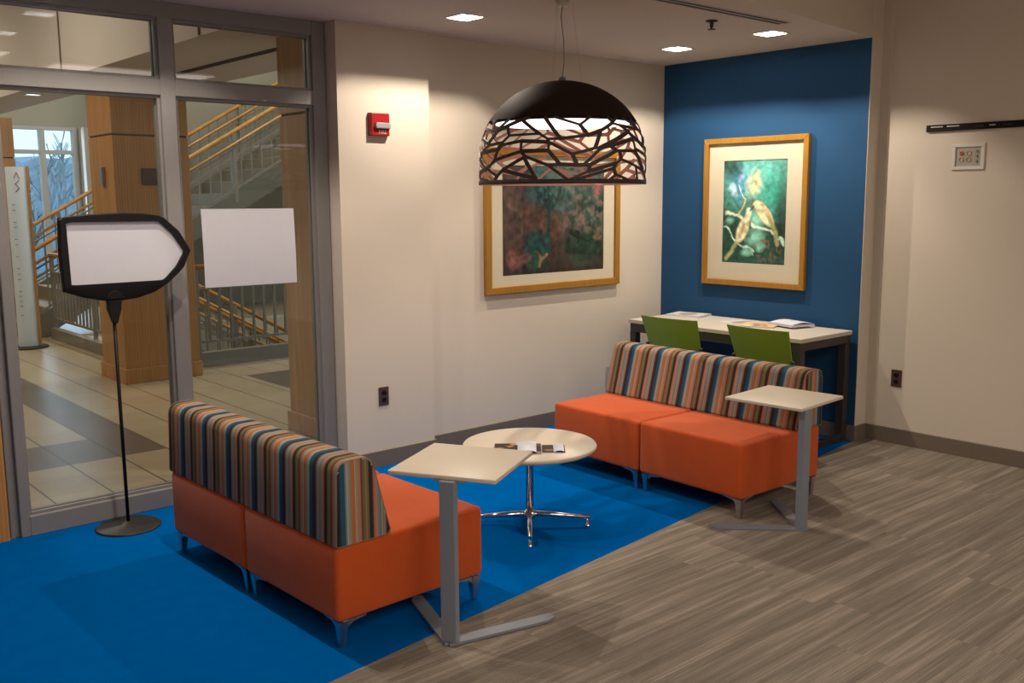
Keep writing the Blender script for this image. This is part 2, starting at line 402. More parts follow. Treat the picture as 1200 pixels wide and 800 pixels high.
# far windows
w2 = bpy.data.objects.new('window_2', None); COL.objects.link(w2); w2['kind'] = 'structure'
def wf(x0, x1, z0, z1, nm='window_frame'): return B((x0, 15.99, z0), (x1, 16.09, z1), .004, 1).build(nm, M['wplas'], w2)
wf(2.6, 5.02, 2.69, 2.74); wf(2.6, 5.02, .35, .41); wf(2.6, 2.66, .41, 2.69); wf(4.95, 5.02, .41, 2.69)
for x in (3.42, 4.17+.34): wf(x-.04, x+.04, .41, 2.69, 'mullion')
for (a, c) in ((2.66, 3.38), (3.46, 4.47), (4.55, 4.95)): wf(a, c, 2.33, 2.39, 'transom')
B((2.66, 16.03, .41), (4.95, 16.036, 2.69)).build('glass_pane', M['glass'], w2)
# bare wood outside
struct('floor', B((-30, 16.2, -1.2), (50, 60, -1.0)), plain('winter_ground', (.16, .17, .13, 1), .9, nz=.3, sc=.5))
def bare_tree(x, y, h):
    b = MB(); rnd = random.Random(int(x*91+y*7))
    def grow(p, d, L, r, dep):
        q = p+d*L; b.tube([p, (p+q)/2+Vector((rnd.uniform(-.04, .04)*L, 0, 0)), q], r, 5, False, [r, r*.85, r*.7])
        if dep == 0: return
        for k in range(3 if dep > 1 else 4):
            nd = (d+Vector((rnd.uniform(-.75, .75), rnd.uniform(-.5, .5), rnd.uniform(-.1, .45)))).normalized(); grow(p+d*L*rnd.uniform(.55, 1), nd, L*rnd.uniform(.55, .8), r*.6, dep-1)
    grow(Vector((0, 0, 0)), Vector((0, 0, 1)), h*.36, .13, 4)
    return b
protos = []
for i in range(3):
    b = bare_tree(i*3.1, i+2, 5.2+i*.6); protos.append(b)
tree_objs = []
k = 0
meshes = [p.build('bare_tree', M['treegrey']) for p in protos]
rnd = random.Random(4)
spots = [(5.6, 21.6, .68), (7.0, 23.4, .66), (8.3, 28.0, .82), (10.4, 30.5, .85), (6.2, 27.2, .75)]
TL = ['bare winter tree outside the far window, left and nearest', 'bare winter tree outside the far window, right of the nearest one', 'bare winter tree in the back row outside, behind the middle of the far window',
      'bare winter tree in the back row outside, farthest right', 'bare winter tree in the back row outside, farthest left']
for i, (x, y, sc) in enumerate(spots):
    o = meshes[i] if i < 3 else meshes[i % 3].copy()
    if i >= 3: COL.objects.link(o)
    o.location = (x, y, -1.02); o.rotation_euler = (0, 0, rnd.uniform(0, 6)); o.scale = (sc, sc, sc)
    tag(o, TL[i], 'tree', 'bare trees outside the far window')
b = MB(); pts = []
b.lathe([(0, 0), (.5, 0), (.7, .6), (.45, 1.2), (0, 1.45)], 10)
hill = MB(); n = 60
vs = []; rnd = random.Random(9)
for i in range(n): 
    x = -5+i*.7; vs += [(x, 38, -1.0), (x, 38+1.5, 3.3+rnd.uniform(-.35, .35)+.2*math.sin(i*.5)), (x, 44, 3.4)]
fs = []
for i in range(n-1):
    for j in range(2): a = i*3+j; fs.append((a, a+3, a+4, a+1))
hill.add(vs, fs); b.bm.free()
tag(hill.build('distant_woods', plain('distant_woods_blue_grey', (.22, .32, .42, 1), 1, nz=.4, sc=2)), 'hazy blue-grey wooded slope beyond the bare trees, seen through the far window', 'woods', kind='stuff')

# wood-clad columns
def column(x0, x1, y0, y1, top, label, seam=2.185, w='oak'):
    t = thing('wood_clad_column', label, 'column', ((x0+x1)/2, (y0+y1)/2, 0)); hx, hy = (x1-x0)/2, (y1-y0)/2
    b = B((-hx, -hy, .13), (hx, hy, seam-.008), .004, 1); b.box((-hx, -hy, seam+.008), (hx, hy, top), .004, 1); b.build('veneer_panel', M[w], t)
    B((-hx+.012, -hy+.012, seam-.009), (hx-.012, hy-.012, seam+.009)).build('shadow_gap', M['blackm'], t)
    B((-hx-.018, -hy-.018, 0), (hx+.018, hy+.018, .135), .006, 2).build('plinth', M[w], t)
    return t
column(3.0, 3.68, 8.65, 9.25, 2.70, 'square maple-clad column behind the arrow sign, between the two lower panes')
column(3.26, 3.90, 5.50, 6.14, 2.70, 'maple-clad column just beyond the glass beside the posted sheet', w='tan')
column(2.85, 3.62, 14.08, 14.8, 2.70, 'maple-clad column farthest away at the left edge, beside the far window')
tag(B((2.965, 8.855, 1.758), (2.9995, 8.935, 1.912), .006, 2).build('wall_sconce', M['frame']), 'small grey metal plate on the narrow side of the maple column', 'wall fitting')
b = B((3.236, 8.63, 1.755), (3.39, 8.6495, 1.90), .004, 1)
tag(b.build('room_sign', plain('dark_brown_plaque', (.06, .022, .015, 1), .4)), 'dark brown square plaque on the wide face of the maple column', 'sign')
# directory pylon
t = thing('directory_pylon', 'tall white directory pylon with lines of text on a round dark base', 'sign', (2.98, 11.62, 0), R(-8))
b = MB(); prof = [(-.10+.2*i/10, -.035*math.sin(math.pi*i/10)) for i in range(11)]
b.prism([(p[0], p[1]-.02) for p in prof]+[(.10, .03), (-.10, .03)], lambda u, v, w: (u, v, .02+w), 1.97); b.build('panel', plain('pylon_white', (.66, .74, .80, 1), .35, nz=.02), t)
b = B((.10, -.045, .02), (.128, .05, 2.0), .004, 1); b.build('side_rail', M['oak'], t)
b = MB().lathe([(0, 0), (.20, 0), (.20, .015), (.19, .022), (0, .022)], 32); b.build('base', M['blackm'], t)
b = MB(); rr = random.Random(3); z = 1.58
while z > .25:
    w = rr.uniform(.03, .10); y0 = -.0605
    b.box((-.065, -.0500, z), (-.065+w, -.040, z+.006)); z -= rr.choice((.055, .06, .10, .13))
b.build('text_lines', M['frame'], t)['kind'] = 'stuff'
b = MB(); b.bar((-.03, -.056, 1.86), (.0, -.058, 1.93), .004, .012, (0, 1, 0)); b.bar((.0, -.058, 1.93), (.03, -.056, 1.86), .004, .012, (0, 1, 0)); b.build('arrow_mark', M['red'], t)
b = MB(); b.tube([(.02, -.058, 1.84), (-.02, -.058, 1.81), (.02, -.058, 1.76), (-.02, -.058, 1.72)], .006, 6); b.build('curl_mark', M['frame'], t)

# landing guards
def guard(name, label, loc, rz, L, h=1.0, step=.118, mid=True):
    t = thing(name, label, 'railing', loc, rz)
    MB().tube([(0, 0, h-.022), (L, 0, h-.022)], .024, 10).build('handrail', M['rail'], t)
    b = MB().box((0, -.012, h-.24), (L, .012, h-.215)).box((0, -.012, .23), (L, .012, .255)); b.build('crossbar', M['balu'], t)
    n = int(L/1.25)+1
    for i in range(n):
        x = .03+i*(L-.06)/max(1, n-1); B((x-.02, -.02, .14), (x+.02, .02, h-.04), .002, 1).build('post', M['balu'], t)
    x = .03+step
    while x < L-.03:
        B((x-.0125, -.010, .25), (x+.0125, .010, h-.225), .001, 1).build('baluster', M['balu'], t); x += step
    return t
guard('landing_railing', 'grey landing railing with maple handrail seen below the posted sheet', (3.83, 9.08, 0), 0, 3.4)
guard('landing_railing', 'grey landing railing running back beside the directory pylon', (3.42, 9.3, 0), R(90), 2.85, 1.02)
# staircase going up, and the flight going down
RZ = lambda x: 2.103+.57*(x-5.153)
def flight(name, label, x0, ya, yb, n, dirz, z0):
    t = thing(name, label, 'stairs', (0, 0, 0)); run, rise = .30, .171*dirz
    for i in range(n):
        x = x0+i*run; z = z0+(i+1)*rise if dirz > 0 else z0+(i+1)*rise
        B((x, ya+.03, z-.19 if dirz > 0 else z-.2), (x+run+.02, yb-.03, z), .004, 1).build('step', M['tread'], t)
    L = n*run
    for y in (ya, yb):
        zz0 = z0-.02 if dirz > 0 else z0+.0; b = MB()
        b.prism([(x0-.05, zz0-.12), (x0+L, zz0-.12+n*rise), (x0+L, zz0+.16+n*rise), (x0-.05, zz0+.16)], lambda u, v, w, y=y: (u, y-.02+w, v), .04); b.build('stringer', M['stair'], t)
        sl = rise/run; h = lambda x, o: z0+sl*(x-x0)+o
        MB().tube([(x0-.1, y, h(x0, .95)), (x0, y, h(x0, .95)), (x0+L, y, h(x0+L, .95))], .026, 8).build('handrail', M['rail'], t)
        MB().tube([(x0, y-.06, h(x0, .80)), (x0+L, y-.06, h(x0+L, .80))], .018, 8).build('lower_handrail', M['rail'], t)
        b = MB(); b.bar((x0, y, h(x0, .62)), (x0+L, y, h(x0+L, .62)), .025, .025); b.bar((x0, y, h(x0, .72)), (x0+L, y, h(x0+L, .72)), .02, .02)
        b.bar((x0, y, h(x0, .20)), (x0+L, y, h(x0+L, .20)), .025, .025); b.build('crossbar', M['balu'], t)
        for k in range(int(L/.9)+1):
            x = x0+.05+k*.9; B((x-.025, y-.026, h(x, .02)), (x+.025, y+.026, h(x, .93)), .002, 1).build('post', M['balu'], t)
        k = 0; x = x0+.15
        while x < x0+L and k < 40:
            B((x-.008, y-.008, h(x, .2)), (x+.008, y+.008, h(x, .94)), .001, 1).build('baluster', M['balu'], t); x += .15; k += 1
    return t
flight('staircase', 'upper staircase flight rising to the right beyond the glass, with maple handrails', 3.13, 12.36, 14.0, 18, 1, 0)
flight('staircase', 'lower staircase flight dropping below the landing behind the railing', 4.05, 10.7, 12.1, 12, -1, 0)
# atrium lights: two small real downlights, and unseen fill panels added above
def downlight(x, y, z, label, power, angle=150, blend=.35, group=None, sz=.085, lampz=-.01, color=WARM, lens=True):
    t = thing('recessed_downlight', label, 'ceiling light', (x, y, z), 0, group)
    b = MB(); s = sz
    for (a, c) in (((-s, -s), (s, -s+.014)), ((-s, s-.014), (s, s)), ((-s, -s+.014), (-s+.014, s-.014)), ((s-.014, -s+.014), (s, s-.014))):
        b.box((a[0], a[1], -.006), (c[0], c[1], -.0005))
    b.build('trim_ring', M['ceil'], t)
    b = MB(); q = s-.016; k = q*.45
    b.add([(-q, -q, -.001), (q, -q, -.001), (q, q, -.001), (-q, q, -.001), (-k, -k, -.0006), (k, -k, -.0006), (k, k, -.0006), (-k, k, -.0006)], [(0, 1, 5, 4), (1, 2, 6, 5), (2, 3, 7, 6), (3, 0, 4, 7)])
    b.build('reflector', M['dlens'], t)
    b = MB(); b.add([(-k, -k, -.0008), (k, -k, -.0008), (k, k, -.0008), (-k, k, -.0008)], [(0, 3, 2, 1)]); b.build('lamp_face', M['diff'], t)
    l = lamp('lamp', 'SPOT', (0, 0, -.02), power, color, (0, 0, 0), spot_size=R(angle), spot_blend=blend, shadow_soft_size=.035); l.parent = t
    return t
def recessed(x, y, label, power, group=None):
    t = thing('recessed_downlight', label, 'ceiling light', (x, y, CZ), 0, group); s = .085; q = .071; d = .062
    b = MB()
    for (a, c) in (((-s, -s), (s, -q)), ((-s, q), (s, s)), ((-s, -q), (-q, q)), ((q, -q), (s, q))): b.box((a[0], a[1], -.004), (c[0], c[1], -.0003))
    b.build('trim_ring', M['wplas'], t)
    b = MB(); P = [(-q, -q, 0), (q, -q, 0), (q, q, 0), (-q, q, 0), (-q, -q, d), (q, -q, d), (q, q, d), (-q, q, d)]
    b.add(P, [(0, 1, 5, 4), (1, 2, 6, 5), (2, 3, 7, 6), (3, 0, 4, 7), (4, 5, 6, 7)]); b.build('reflector', M['refl'], t)
    MB().lathe([(0, d-.008), (.022, d-.008), (.022, d-.001)], 20).build('lamp_face', M['diff'], t)
    l = lamp('lamp', 'AREA', (0, 0, .046), power, WARM, (0, 0, 0), shape='DISK', size=.03); l.parent = t
    return t
downlight(2.98, 12.6, 2.70, 'small bright downlight in the far low ceiling, the left one of two', P_ATR*.3, group='atrium downlights')
downlight(3.02, 10.9, 2.70, 'small bright downlight in the far low ceiling, nearer the maple column', P_ATR*.3, group='atrium downlights')
def fill_panel(x, y, z, sx, sy, power, color, label, group):  # unseen ceiling panel, added only for its fill light
    t = thing('added_fill_light', label, 'ceiling light', (x, y, z), 0, group)
    b = MB(); b.box((-sx/2-.03, -sy/2-.03, -.05), (sx/2+.03, sy/2+.03, -.001)); b.build('housing', M['wplas'], t)
    B((-sx/2, -sy/2, -.056), (sx/2, sy/2, -.0505)).build('diffuser', M['diff'], t)
    l = lamp('lamp', 'AREA', (0, 0, -.07), power, color, shape='RECTANGLE', size=sx, size_y=sy); l.parent = t
fill_panel(1.0, 8.5, 3.9, 1.2, 1.2, P_ATR*1.1, (1, .88, .72), 'added square fill panel in the high atrium ceiling, nearer the glass', 'added atrium fill panels')
fill_panel(1.0, 12.0, 3.9, 1.2, 1.2, P_ATR*1.1, (1, .88, .72), 'added square fill panel in the high atrium ceiling, nearer the far window', 'added atrium fill panels')
fill_panel(6.3, 9.5, 5.9, 1.2, 1.2, P_ATR*2.6, (1, .90, .76), 'added square fill panel high above the stairwell, nearer the glass', 'added fill panels above the stairs')
fill_panel(6.3, 12.8, 5.9, 1.2, 1.2, P_ATR*1.6, (1, .90, .76), 'added square fill panel high above the rising stairs', 'added fill panels above the stairs')

# ================================================================== LOUNGE FITTINGS
LAB = ['square recessed downlight in the ceiling nearest the fire alarm', 'square recessed downlight in the ceiling corner by the blue wall', 'square recessed downlight in front of the blue wall, nearest the air slot',
       'square recessed downlight beside the glass partition', 'square recessed downlight above the striped sofa nearest the camera']
for (x, y), lb in zip(LIGHTS, LAB): recessed(x, y, lb, P_DOWN if x > 3 else P_DOWN*.75)
for (x, y), w_ in (((-.4, -.9), 'nearest the glazed side'), ((1.9, -.9), 'in the middle of the front row'), ((4.3, -1.9), 'nearest the right wall'), ((.9, -2.3), 'at the very back')):
    fill_panel(x, y, HC, 1.8, 1.2, P_HALL_FILL, WARM, 'added fill light panel over the open hall, '+w_, 'added hall fill panels')  # unseen panels added behind the camera as soft fill for the lounge
b = MB(); b.lathe([(0, -.002), (.035, -.002), (.035, -.006), (.012, -.010), (.010, -.035), (.004, -.045), (.022, -.047), (.022, -.050), (0, -.050)], 20)
o = b.build('fire_sprinkler', M['bronze'], loc=(4.608, 3.54, CZ)); tag(o, 'small pendent fire sprinkler head on the ceiling', 'sprinkler')
t = thing('linear_air_diffuser', 'long black slot air diffuser in the ceiling along the soffit edge', 'ceiling vent', (4.1, 3.322, CZ))
sl = math.atan(.0)
b = MB(); b.box((-.9, -.045, -.005), (.9, -.038, -.0005)); b.box((-.9, .038, -.005), (.9, .045, -.0005)); b.box((-.9, -.004, -.005), (.9, .004, -.0005)); b.build('flange', M['ceil'], t)
b = MB(); b.box((-.9, -.038, -.003), (.9, -.004, -.0007)); b.box((-.9, .004, -.003), (.9, .038, -.0007)); b.build('slot', M['black'], t)

# fire alarm
t = thing('fire_alarm', 'red fire alarm strobe mounted high on the cream wall', 'fire alarm', (3.217, YL, 1.985))
b = MB(); n = 8
prof = [(-.068, 0), (-.068, -.012)]+[(-.062, -.030), (.062, -.030)]+[(.068, -.012), (.068, 0)]
b.prism([(.068, 0), (-.068, 0), (-.068, -.014), (-.060, -.034), (.060, -.034), (.068, -.014)][::-1], lambda u, v, w: (u, v, w), .130, .004, 2); b.build('housing', M['red'], t)
b = MB(); b.prism([(-.038, 0), (.056, 0), (.062, .017), (.056, .034), (-.038, .034), (-.045, .017)], lambda u, v, w: (u, -.033-w, .040+v), .020, .006, 2); b.build('strobe_lens', M['lens'], t)
def text(body, size, loc, rot, mat, parent, name):
    c = bpy.data.curves.new(name, 'FONT'); c.body = body; c.size = size; c.align_x = 'CENTER'; c.align_y = 'CENTER'; c.extrude = .0006
    tmp = bpy.data.objects.new('lettering_curve', c); me = bpy.data.meshes.new_from_object(tmp); bpy.data.objects.remove(tmp)
    me.materials.clear(); me.materials.append(mat)
    o = bpy.data.objects.new(name, me); COL.objects.link(o); o.location = loc; o.rotation_euler = rot; o.parent = parent; return o
text('FIRE', .030, (.012, -.0346, .020), (R(90), 0, 0), M['wplas'], t, 'lettering')

def outlet(loc, rz, label, dark):
    t = thing('electrical_outlet', label, 'outlet', loc, rz)
    B((-.036, -.006, 0), (.036, 0, .115), .003, 2).build('cover_plate', M[dark], t)
    for z in (.036, .079):
        MB().prism([(.017*math.cos(a*math.pi/8), .0145*math.sin(a*math.pi/8)) for a in range(16)], lambda u, v, w, z=z: (u, -.0065-w, z+v), .002).build('socket', M['black'], t)
outlet((3.21, YL, .378), 0, 'brown duplex outlet low on the cream wall behind the striped sofa', 'outlet')
outlet((XR, 3.055, .378), R(-90), 'dark duplex outlet low on the right-hand wall', 'outlet')
# AV recess plate
t = thing('media_wall_box', 'white recessed media connection box on the right wall', 'wall box', (XR, 2.676, 1.775), R(-90))
b = MB(); hw = .098
for lo, hi in (((-hw, -.010, 0), (hw, 0, .022)), ((-hw, -.010, .136), (hw, 0, .158)), ((-hw, -.010, .022), (-hw+.022, 0, .136)), ((hw-.022, -.010, .022), (hw, 0, .136))): b.box(lo, hi, .002, 1)
b.build('bezel', M['wplas'], t)
B((-.076, -.002, .022), (.076, -.0005, .136)).build('back_plate', plain('shaded_plate', (.34, .31, .26, 1), .5), t)
for i, (x, z) in enumerate(((-.040, .10), (.004, .10), (-.040, .062), (.004, .062))):
    if i == 0: B((x-.010, -.009, z-.010), (x+.010, -.002, z+.010), .001, 1).build('jack', M['orange_dot'], t)
    else: b = MB(); b.tube([(x+.014*math.cos(a*math.pi/8), -.004, z+.014*math.sin(a*math.pi/8)) for a in range(17)], .002, 5); b.build('jack', M['brass'], t)
for z in (.11, .08, .05): B((.046, -.008, z-.008), (.056, -.002, z+.008)).build('switch', M['frame'], t)
# black mount rail
t = thing('wall_mount_rail', 'long black metal mounting rail high on the right wall', 'wall bracket', (XR, 2.94, 2.013), R(-90))
b = B((0, -.018, 0), (1.05, 0, .040), .002, 1); b.build('rail', M['black'], t)
b = MB()
for x0 in (.03, .13, .62, .72): b.box((x0, -.0195, .024), (x0+.075, -.0175, .030))
b.box((.385, -.0195, .018), (.42, -.0175, .024)); b.build('slot_marks', M['wplas'], t)
b = MB()
for x0 in (.30, .46): b.box((x0, -.0190, .016), (x0+.05, -.0175, .022))
b.build('faint_marks', M['bronze'], t)

# ------------------------------------------------------------------ paintings
def vnoise(nx, ny, sc, seed, octs=4):
    a = np.zeros((ny, nx))
    for j in range(ny):
        for i in range(nx):
            p = Vector((i/nx*sc, j/ny*sc*ny/nx, seed)); v = 0; am = 1
            for o_ in range(octs): v += am*noise.noise(p*(2**o_)); am *= .5
            a[j, i] = v
    return a
def blend(img, mask, col): return img*(1-mask[..., None])+np.array(col)[None, None]*mask[..., None]
def ell(U, V, cx, cy, rx, ry, ang=0, soft=.3):
    c, s = math.cos(ang), math.sin(ang); x = (U-cx)*c+(V-cy)*s; y = -(U-cx)*s+(V-cy)*c
    d = np.sqrt((x/rx)**2+(y/ry)**2); return np.clip((1+soft-d)/(2*soft), 0, 1)
def stroke(U, V, pts, w):
    m_ = np.zeros_like(U)
    for (a, b_), (c, d) in zip(pts, pts[1:]):
        L = (c-a)**2+(d-b_)**2+1e-9; t = np.clip(((U-a)*(c-a)+(V-b_)*(d-b_))/L, 0, 1)
        dist = np.hypot(U-(a+t*(c-a)), V-(b_+t*(d-b_))); m_ = np.maximum(m_, np.clip(1.5-dist/w, 0, 1))
    return m_
def lin(r, g, b): return srgb(r, g, b)[:3]
def painted(name, img, W_, H_, parent, depth):
    ny, nx = img.shape[:2]; me = bpy.data.meshes.new(name)
    vs = [((i/(nx-1)-.5)*W_, depth, (1-j/(ny-1))*H_) for j in range(ny) for i in range(nx)]
    fs = [(j*nx+i, (j+1)*nx+i, (j+1)*nx+i+1, j*nx+i+1) for j in range(ny-1) for i in range(nx-1)]
    me.from_pydata(vs, [], fs); ca = me.color_attributes.new('Col', 'FLOAT_COLOR', 'POINT')
    rgba = np.ones((ny*nx, 4), np.float32); rgba[:, :3] = np.clip(img.reshape(-1, 3), 0, 1); ca.data.foreach_set('color', rgba.ravel())
    me.materials.append(M['paint']); o = bpy.data.objects.new(name, me); COL.objects.link(o); o.parent = parent; return o
def framed(label, loc, rz, W_, H_, fw, iw, ih, iz, img, name='framed_painting'):
    """picture hanging on a wall: local x along the wall, -y into the room, z up from the bottom edge"""
    t = thing(name, label, 'painting', loc, rz)
    b = MB(); d = .034
    for poly in ([(-W_/2, 0), (W_/2, 0), (W_/2-fw, fw), (-W_/2+fw, fw)], [(-W_/2, H_), (-W_/2+fw, H_-fw), (W_/2-fw, H_-fw), (W_/2, H_)],
                 [(-W_/2, 0), (-W_/2+fw, fw), (-W_/2+fw, H_-fw), (-W_/2, H_)], [(W_/2, 0), (W_/2, H_), (W_/2-fw, H_-fw), (W_/2-fw, fw)]):
        b.prism(poly, lambda u, v, w: (u, -.003-w, v), d, .003, 1)
    b.build('frame', M['gold'], t)
    b = MB(); x0, x1, z0, z1 = -W_/2+fw-.003, W_/2-fw+.003, fw-.003, H_-fw+.003; a0, a1, c0, c1 = -iw/2, iw/2, iz, iz+ih
    for lo, hi in (((x0, -.016, z0), (x1, -.012, c0)), ((x0, -.016, c1), (x1, -.012, z1)), ((x0, -.016, c0), (a0, -.012, c1)), ((a1, -.016, c0), (x1, -.012, c1))): b.box(lo, hi)
    b.build('mat_board', M['mat'], t)
    o = painted('artwork', img, iw+.006, ih+.006, t, -.0115); o.location = (0, 0, iz-.003)
    B((x0, -.026, z0), (x1, -.023, z1)).build('glazing', M['picglass'], t)
    return t
def art_landscape():
    nx, ny = 220, 172; U, V = np.meshgrid(np.linspace(0, 1, nx), np.linspace(0, 1, ny))
    n1, n2, n3 = vnoise(nx, ny, 4, 1.3), vnoise(nx, ny, 9, 4.7), vnoise(nx, ny, 20, 8.1)
    g = (n1*.6+n2*.4); img = np.ones((ny, nx, 3))*np.array(lin(66, 52, 48))
    u, v = U+n2*.03, V+n1*.04
    img = blend(img, np.clip((.62-v)*3, 0, 1)*np.clip((u-.08)*6, 0, 1), lin(48, 86, 92))
    img = blend(img, ell(u, v, .55, .18, .22, .2, 0, .6)*.7, lin(110, 150, 150))
    for cx, cy, rx, ry, c in ((.10, .45, .16, .5, (92, 66, 56)), (.36, .52, .16, .14, (108, 70, 50)), (.24, .50, .12, .12, (96, 62, 46)), (.52, .56, .10, .12, (104, 66, 44)), (.15, .70, .14, .2, (80, 56, 52))):
        img = blend(img, ell(u, v, cx, cy, rx, ry, 0, .4)*.85, lin(*c))
    img = blend(img, ell(u, v, .82, .42, .24, .42, 0, .4)*.7, lin(52, 96, 84))
    img = blend(img, np.clip((n3+.1)*3, 0, 1)*ell(u, v, .84, .35, .2, .4)*.7, lin(128, 96, 84))
    img = blend(img, np.clip((n2+.0)*3, 0, 1)*ell(u, v, .70, .55, .12, .2)*.7, lin(124, 84, 86))
    img = blend(img, ell(u, v, .95, .22, .05, .07)*.8, lin(160, 92, 80))
    img = blend(img, ell(u, v, .80, .76, .18, .13)*.9, lin(22, 66, 48))
    img = blend(img, stroke(U, V, [(.64, .62), (.72, .67), (.85, .72), (.96, .66)], .012), lin(16, 40, 34))
    img = blend(img, ell(u, v, .93, .68, .04, .03)*.8, lin(150, 110, 70))
    for k in range(7):
        a = -1.2+k*.4; img = blend(img, stroke(u, v, [(.44, .42), (.44+.09*math.sin(a), .30), (.44+.17*math.sin(a), .24-.08*math.cos(a))], .014)*.9, lin(10, 52, 52))
    img = blend(img, ell(u, v, .44, .22, .15, .13, 0, .5)*.75, lin(14, 70, 68))
    img = blend(img, np.clip(n3*4, 0, 1)*ell(u, v, .44, .2, .15, .13)*.7, lin(50, 112, 104))
    img = blend(img, stroke(U, V, [(.445, .30), (.44, .55), (.43, .82)], .016), lin(12, 66, 70))
    for k in range(15):
        a = k*2*math.pi/15; img = blend(img, stroke(u, v, [(.33, .72), (.33+.12*math.cos(a), .72+.12*math.sin(a))], .016)*.9, lin(8, 62+k % 3*14, 78-k % 2*16))
    for k in range(9):
        a = k*.7; img = blend(img, stroke(u, v, [(.30, .88), (.30+.10*math.cos(a), .88+.09*math.sin(a))], .014)*.8, lin(20, 96, 64))
    img = blend(img, stroke(U, V, [(.35, .93), (.36, .84), (.32, .79)], .012), lin(150, 116, 70)); img = blend(img, stroke(U, V, [(.36, .88), (.42, .82)], .012), lin(150, 116, 70))
    img = blend(img, ell(u, v, .10, .86, .075, .085, 0, .25), lin(138, 84, 78)); img = blend(img, ell(u, v, .21, .84, .07, .04, -.4, .3), lin(126, 82, 84))
    img = blend(img, stroke(u, v, [(.08, .34), (.16, .44), (.19, .56), (.15, .66)], .016)*.7, lin(120, 92, 78))
    img = blend(img, np.clip((V-.9)*8, 0, 1)*.6, lin(24, 24, 30))
    img = img*.85+img.mean(axis=2, keepdims=True)*.15
    return img*(1+.8*n3[..., None]+.5*n2[..., None])*.66
def art_birds():
    nx, ny = 116, 156; U, V = np.meshgrid(np.linspace(0, 1, nx), np.linspace(0, 1, ny)); V = V*1.38
    n1, n2, n3 = vnoise(nx, ny, 3, 2.3), vnoise(nx, ny, 7, 5.7), vnoise(nx, ny, 16, 9.1)
    u, v = U+n2*.05, V+n1*.05
    img = np.ones((ny, nx, 3))*np.array(lin(34, 72, 62))
    img = blend(img, ell(u, v, .56, .34, .46, .38, 0, .6), lin(104, 184, 176)); img = blend(img, ell(u, v, .78, .48, .2, .22, 0, .6)*.8, lin(48, 150, 128))
    img = blend(img, ell(u, v, .27, .30, .16, .2, 0, .5)*.7, lin(60, 120, 160)); img = blend(img, ell(u, v, .16, .38, .06, .07, 0, .5), lin(180, 214, 226))
    img = blend(img, ell(u, v, .50, .32, .09, .12, 0, .6)*.9, lin(214, 208, 160)); img = blend(img, ell(u, v, .30, .20, .04, .08, .5, .5)*.6, lin(160, 190, 220))
    img = blend(img, ell(u, v, .15, .12, .14, .12, 0, .6)*.7, lin(30, 52, 48)); img = blend(img, ell(u, v, .95, .75, .12, .45, 0, .6)*.8, lin(32, 40, 32))
    img = blend(img, ell(u, v, .45, .58, .16, .12, 0, .6)*.7, lin(70, 74, 44)); img = blend(img, ell(u, v, .22, .95, .2, .24, 0, .6)*.6, lin(40, 62, 48))
    for cx, cy, r in ((.55, .80, .10), (.54, 1.02, .11), (.40, 1.20, .07), (.10, .82, .05), (.62, 1.15, .06)): img = blend(img, ell(u, v, cx, cy, r, r*.9, 0, .6)*.9, lin(130, 196, 176))
    img = blend(img, np.clip((n3-.15)*6, 0, 1)*ell(u, v, .72, 1.15, .2, .16)*.8, lin(120, 78, 52))
    for p, w, c in (([(.04, .70), (.20, .73), (.32, .78)], .022, (206, 214, 190)), ([(.24, .72), (.34, .60), (.37, .50)], .014, (196, 186, 130)), ([(.37, .50), (.28, .32)], .008, (190, 210, 200)),
                    ([(.04, .90), (.12, .98), (.22, 1.07), (.38, 1.12), (.52, 1.20)], .013, (170, 206, 188)), ([(.45, .86), (.62, .90), (.76, .94), (.88, 1.04)], .018, (200, 216, 196)), ([(.40, 1.12), (.50, 1.24)], .010, (170, 206, 188)), ([(.92, 1.02), (.97, 1.12)], .02, (170, 206, 188))):
        img = blend(img, stroke(u, v, p, w), lin(*c))
    # left bird, looking up to the right, long tail to lower left
    img = blend(img, stroke(U, V, [(.28, 1.02), (.16, 1.22), (.07, 1.32)], .028), lin(150, 156, 110))
    img = blend(img, ell(U, V, .33, .92, .085, .18, .42, .15), lin(214, 208, 168)); img = blend(img, ell(U, V, .32, .92, .03, .13, .42, .4)*.8, lin(160, 134, 96))
    img = blend(img, ell(U, V, .40, .76, .05, .10, .35, .2), lin(204, 204, 168)); img = blend(img, ell(U, V, .42, .67, .042, .04, 0, .2), lin(180, 196, 176))
    img = blend(img, stroke(U, V, [(.44, .67), (.49, .62)], .010), lin(60, 60, 50))
    # right bird, bowed down to it
    img = blend(img, ell(U, V, .54, .59, .055, .045, 0, .2), lin(222, 206, 150)); img = blend(img, stroke(U, V, [(.50, .61), (.47, .64)], .010), lin(70, 60, 45))
    img = blend(img, ell(U, V, .66, .71, .085, .20, -.70, .15), lin(226, 216, 172)); img = blend(img, ell(U, V, .70, .70, .03, .15, -.6, .4)*.7, lin(180, 156, 112))
    img = blend(img, stroke(U, V, [(.76, .80), (.84, .95), (.87, 1.10)], .030), lin(140, 140, 92))
    return img*(1+.45*n3[..., None]+.3*n2[..., None])*1.25
framed('large gold-framed landscape painting hanging behind the pendant lamp', (4.718, YB, .985), 0, 1.29, .965, .048, .975, .735, .118, art_landscape())
framed('gold-framed painting of two birds on the blue wall', (XB, 4.098, .983), R(-90), .868, 1.055, .040, .53, .730, .165, art_birds())

